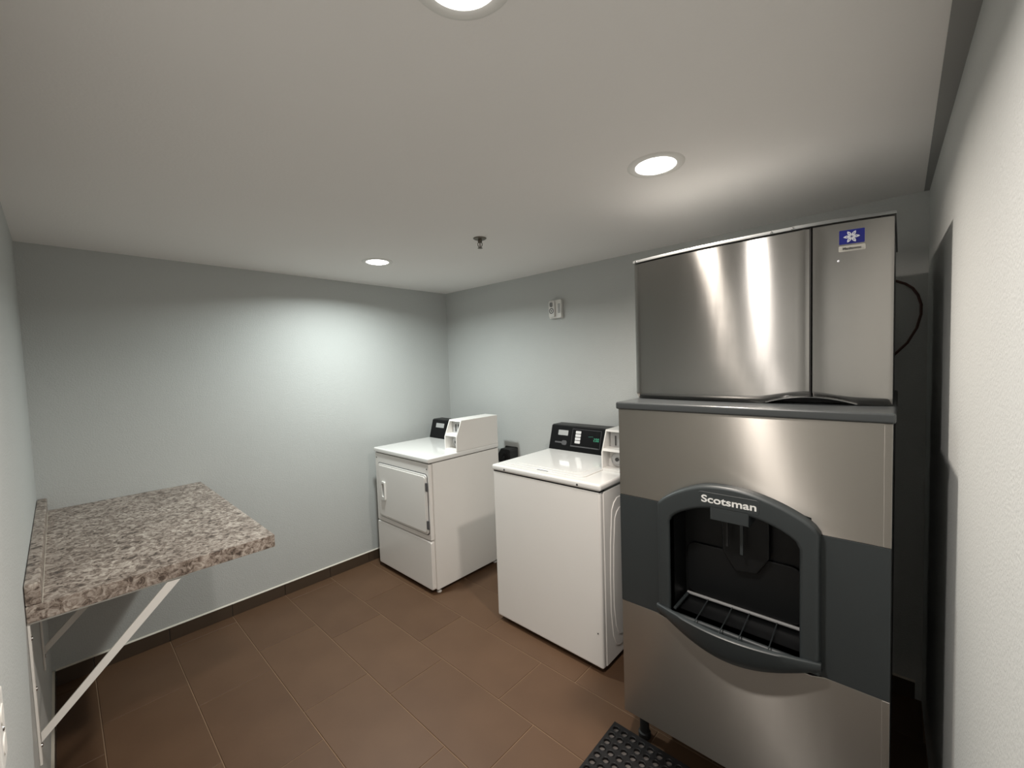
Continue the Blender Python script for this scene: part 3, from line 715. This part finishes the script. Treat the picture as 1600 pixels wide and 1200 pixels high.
# cable looping out behind the head
t = bpy.data.objects.new('power_cable', None); bpy.data.objects.remove(t)
bm = B()
tube(bm, [(2.425, 0.12, 1.79), (2.425, 0.09, 1.808), (2.425, 0.055, 1.812), (2.425, 0.017, 1.802), (2.425, -0.012, 1.786), (2.425, -0.034, 1.765), (2.425, -0.050, 1.735), (2.425, -0.060, 1.695), (2.425, -0.060, 1.655), (2.425, -0.048, 1.60), (2.425, -0.020, 1.54), (2.425, 0.03, 1.48), (2.425, 0.09, 1.43), (2.425, 0.16, 1.40), (2.425, 0.24, 1.30), (2.425, 0.26, 1.0), (2.425, 0.26, 0.09)], 0.005, 8)
o = obj('power_cable', bm, 'cable'); o['label'] = 'dark red cable looping down the wall behind the ice maker head'; o['category'] = 'cable'

# ------------------------------------------------------------------ rubber mat with round drain holes
P0 = 0.0363
MX1, MY1 = 1.486, 0.858
NX, NY = 22, 24
MH = 0.012
bm = B(); NC = 12
cache = {}
def V(x, y, z):
    k = (round(x, 5), round(y, 5), round(z, 5))
    if k not in cache: cache[k] = bm.verts.new((x, y, z))
    return cache[k]
hole_r = 0.0118
for i in range(NX):
    for j in range(NY):
        cx_, cy_ = MX1 - 0.012 - (i + 0.5) * P0, MY1 - 0.005 - (j + 0.5) * P0
        h = P0 / 2
        sq = []; ci = []
        for k in range(NC):
            a = 2 * PI * k / NC + PI / 4; c, s = math.cos(a), math.sin(a); mxx = max(abs(c), abs(s))
            sq.append((cx_ + h * c / mxx, cy_ + h * s / mxx)); ci.append((cx_ + hole_r * c, cy_ + hole_r * s))
        bm.faces.new([V(*c_, 0.0030) for c_ in ci])
        for k in range(NC):
            n = (k + 1) % NC
            r1 = lambda p, q: (cx_ + (p[0] - cx_) * q, cy_ + (p[1] - cy_) * q)
            # flat web, raised ring, hole wall
            o0, o1 = r1(ci[k], 1.32), r1(ci[n], 1.32)
            bm.faces.new((V(*sq[k], MH), V(*sq[n], MH), V(*o1, MH), V(*o0, MH)))
            m0, m1 = r1(ci[k], 1.14), r1(ci[n], 1.14)
            bm.faces.new((V(*o0, MH), V(*o1, MH), V(*m1, MH + 0.002), V(*m0, MH + 0.002)))
            bm.faces.new((V(*m0, MH + 0.002), V(*m1, MH + 0.002), V(*ci[n], MH + 0.001), V(*ci[k], MH + 0.001)))
            bm.faces.new((V(*ci[k], MH + 0.001), V(*ci[n], MH + 0.001), V(*ci[n], 0.0030), V(*ci[k], 0.0030)))
bmesh.ops.recalc_face_normals(bm, faces=bm.faces)
xe0, xe1 = MX1 - 0.012 - NX * P0, MX1 - 0.012; ye0, ye1 = MY1 - 0.005 - NY * P0, MY1 - 0.005
for a in ((xe1, MX1, ye0 - 0.006, MY1), (xe0 - 0.012, xe0, ye0 - 0.006, MY1), (xe0, xe1, ye1, MY1), (xe0, xe1, ye0 - 0.006, ye0)):
    box(bm, *a, 0.0005, MH)
o = obj('rubber_mat', bm, 'rubber', None, loc=((xe0 + xe1) / 2, (ye0 + ye1) / 2, 0.0005), ang=25)
o.data.materials.append(M['dust'])
for p_ in o.data.polygons:
    if len(p_.vertices) == NC: p_.material_index = 1
o['label'] = 'black rubber drainage mat with round holes in front of the ice machine'; o['category'] = 'mat'
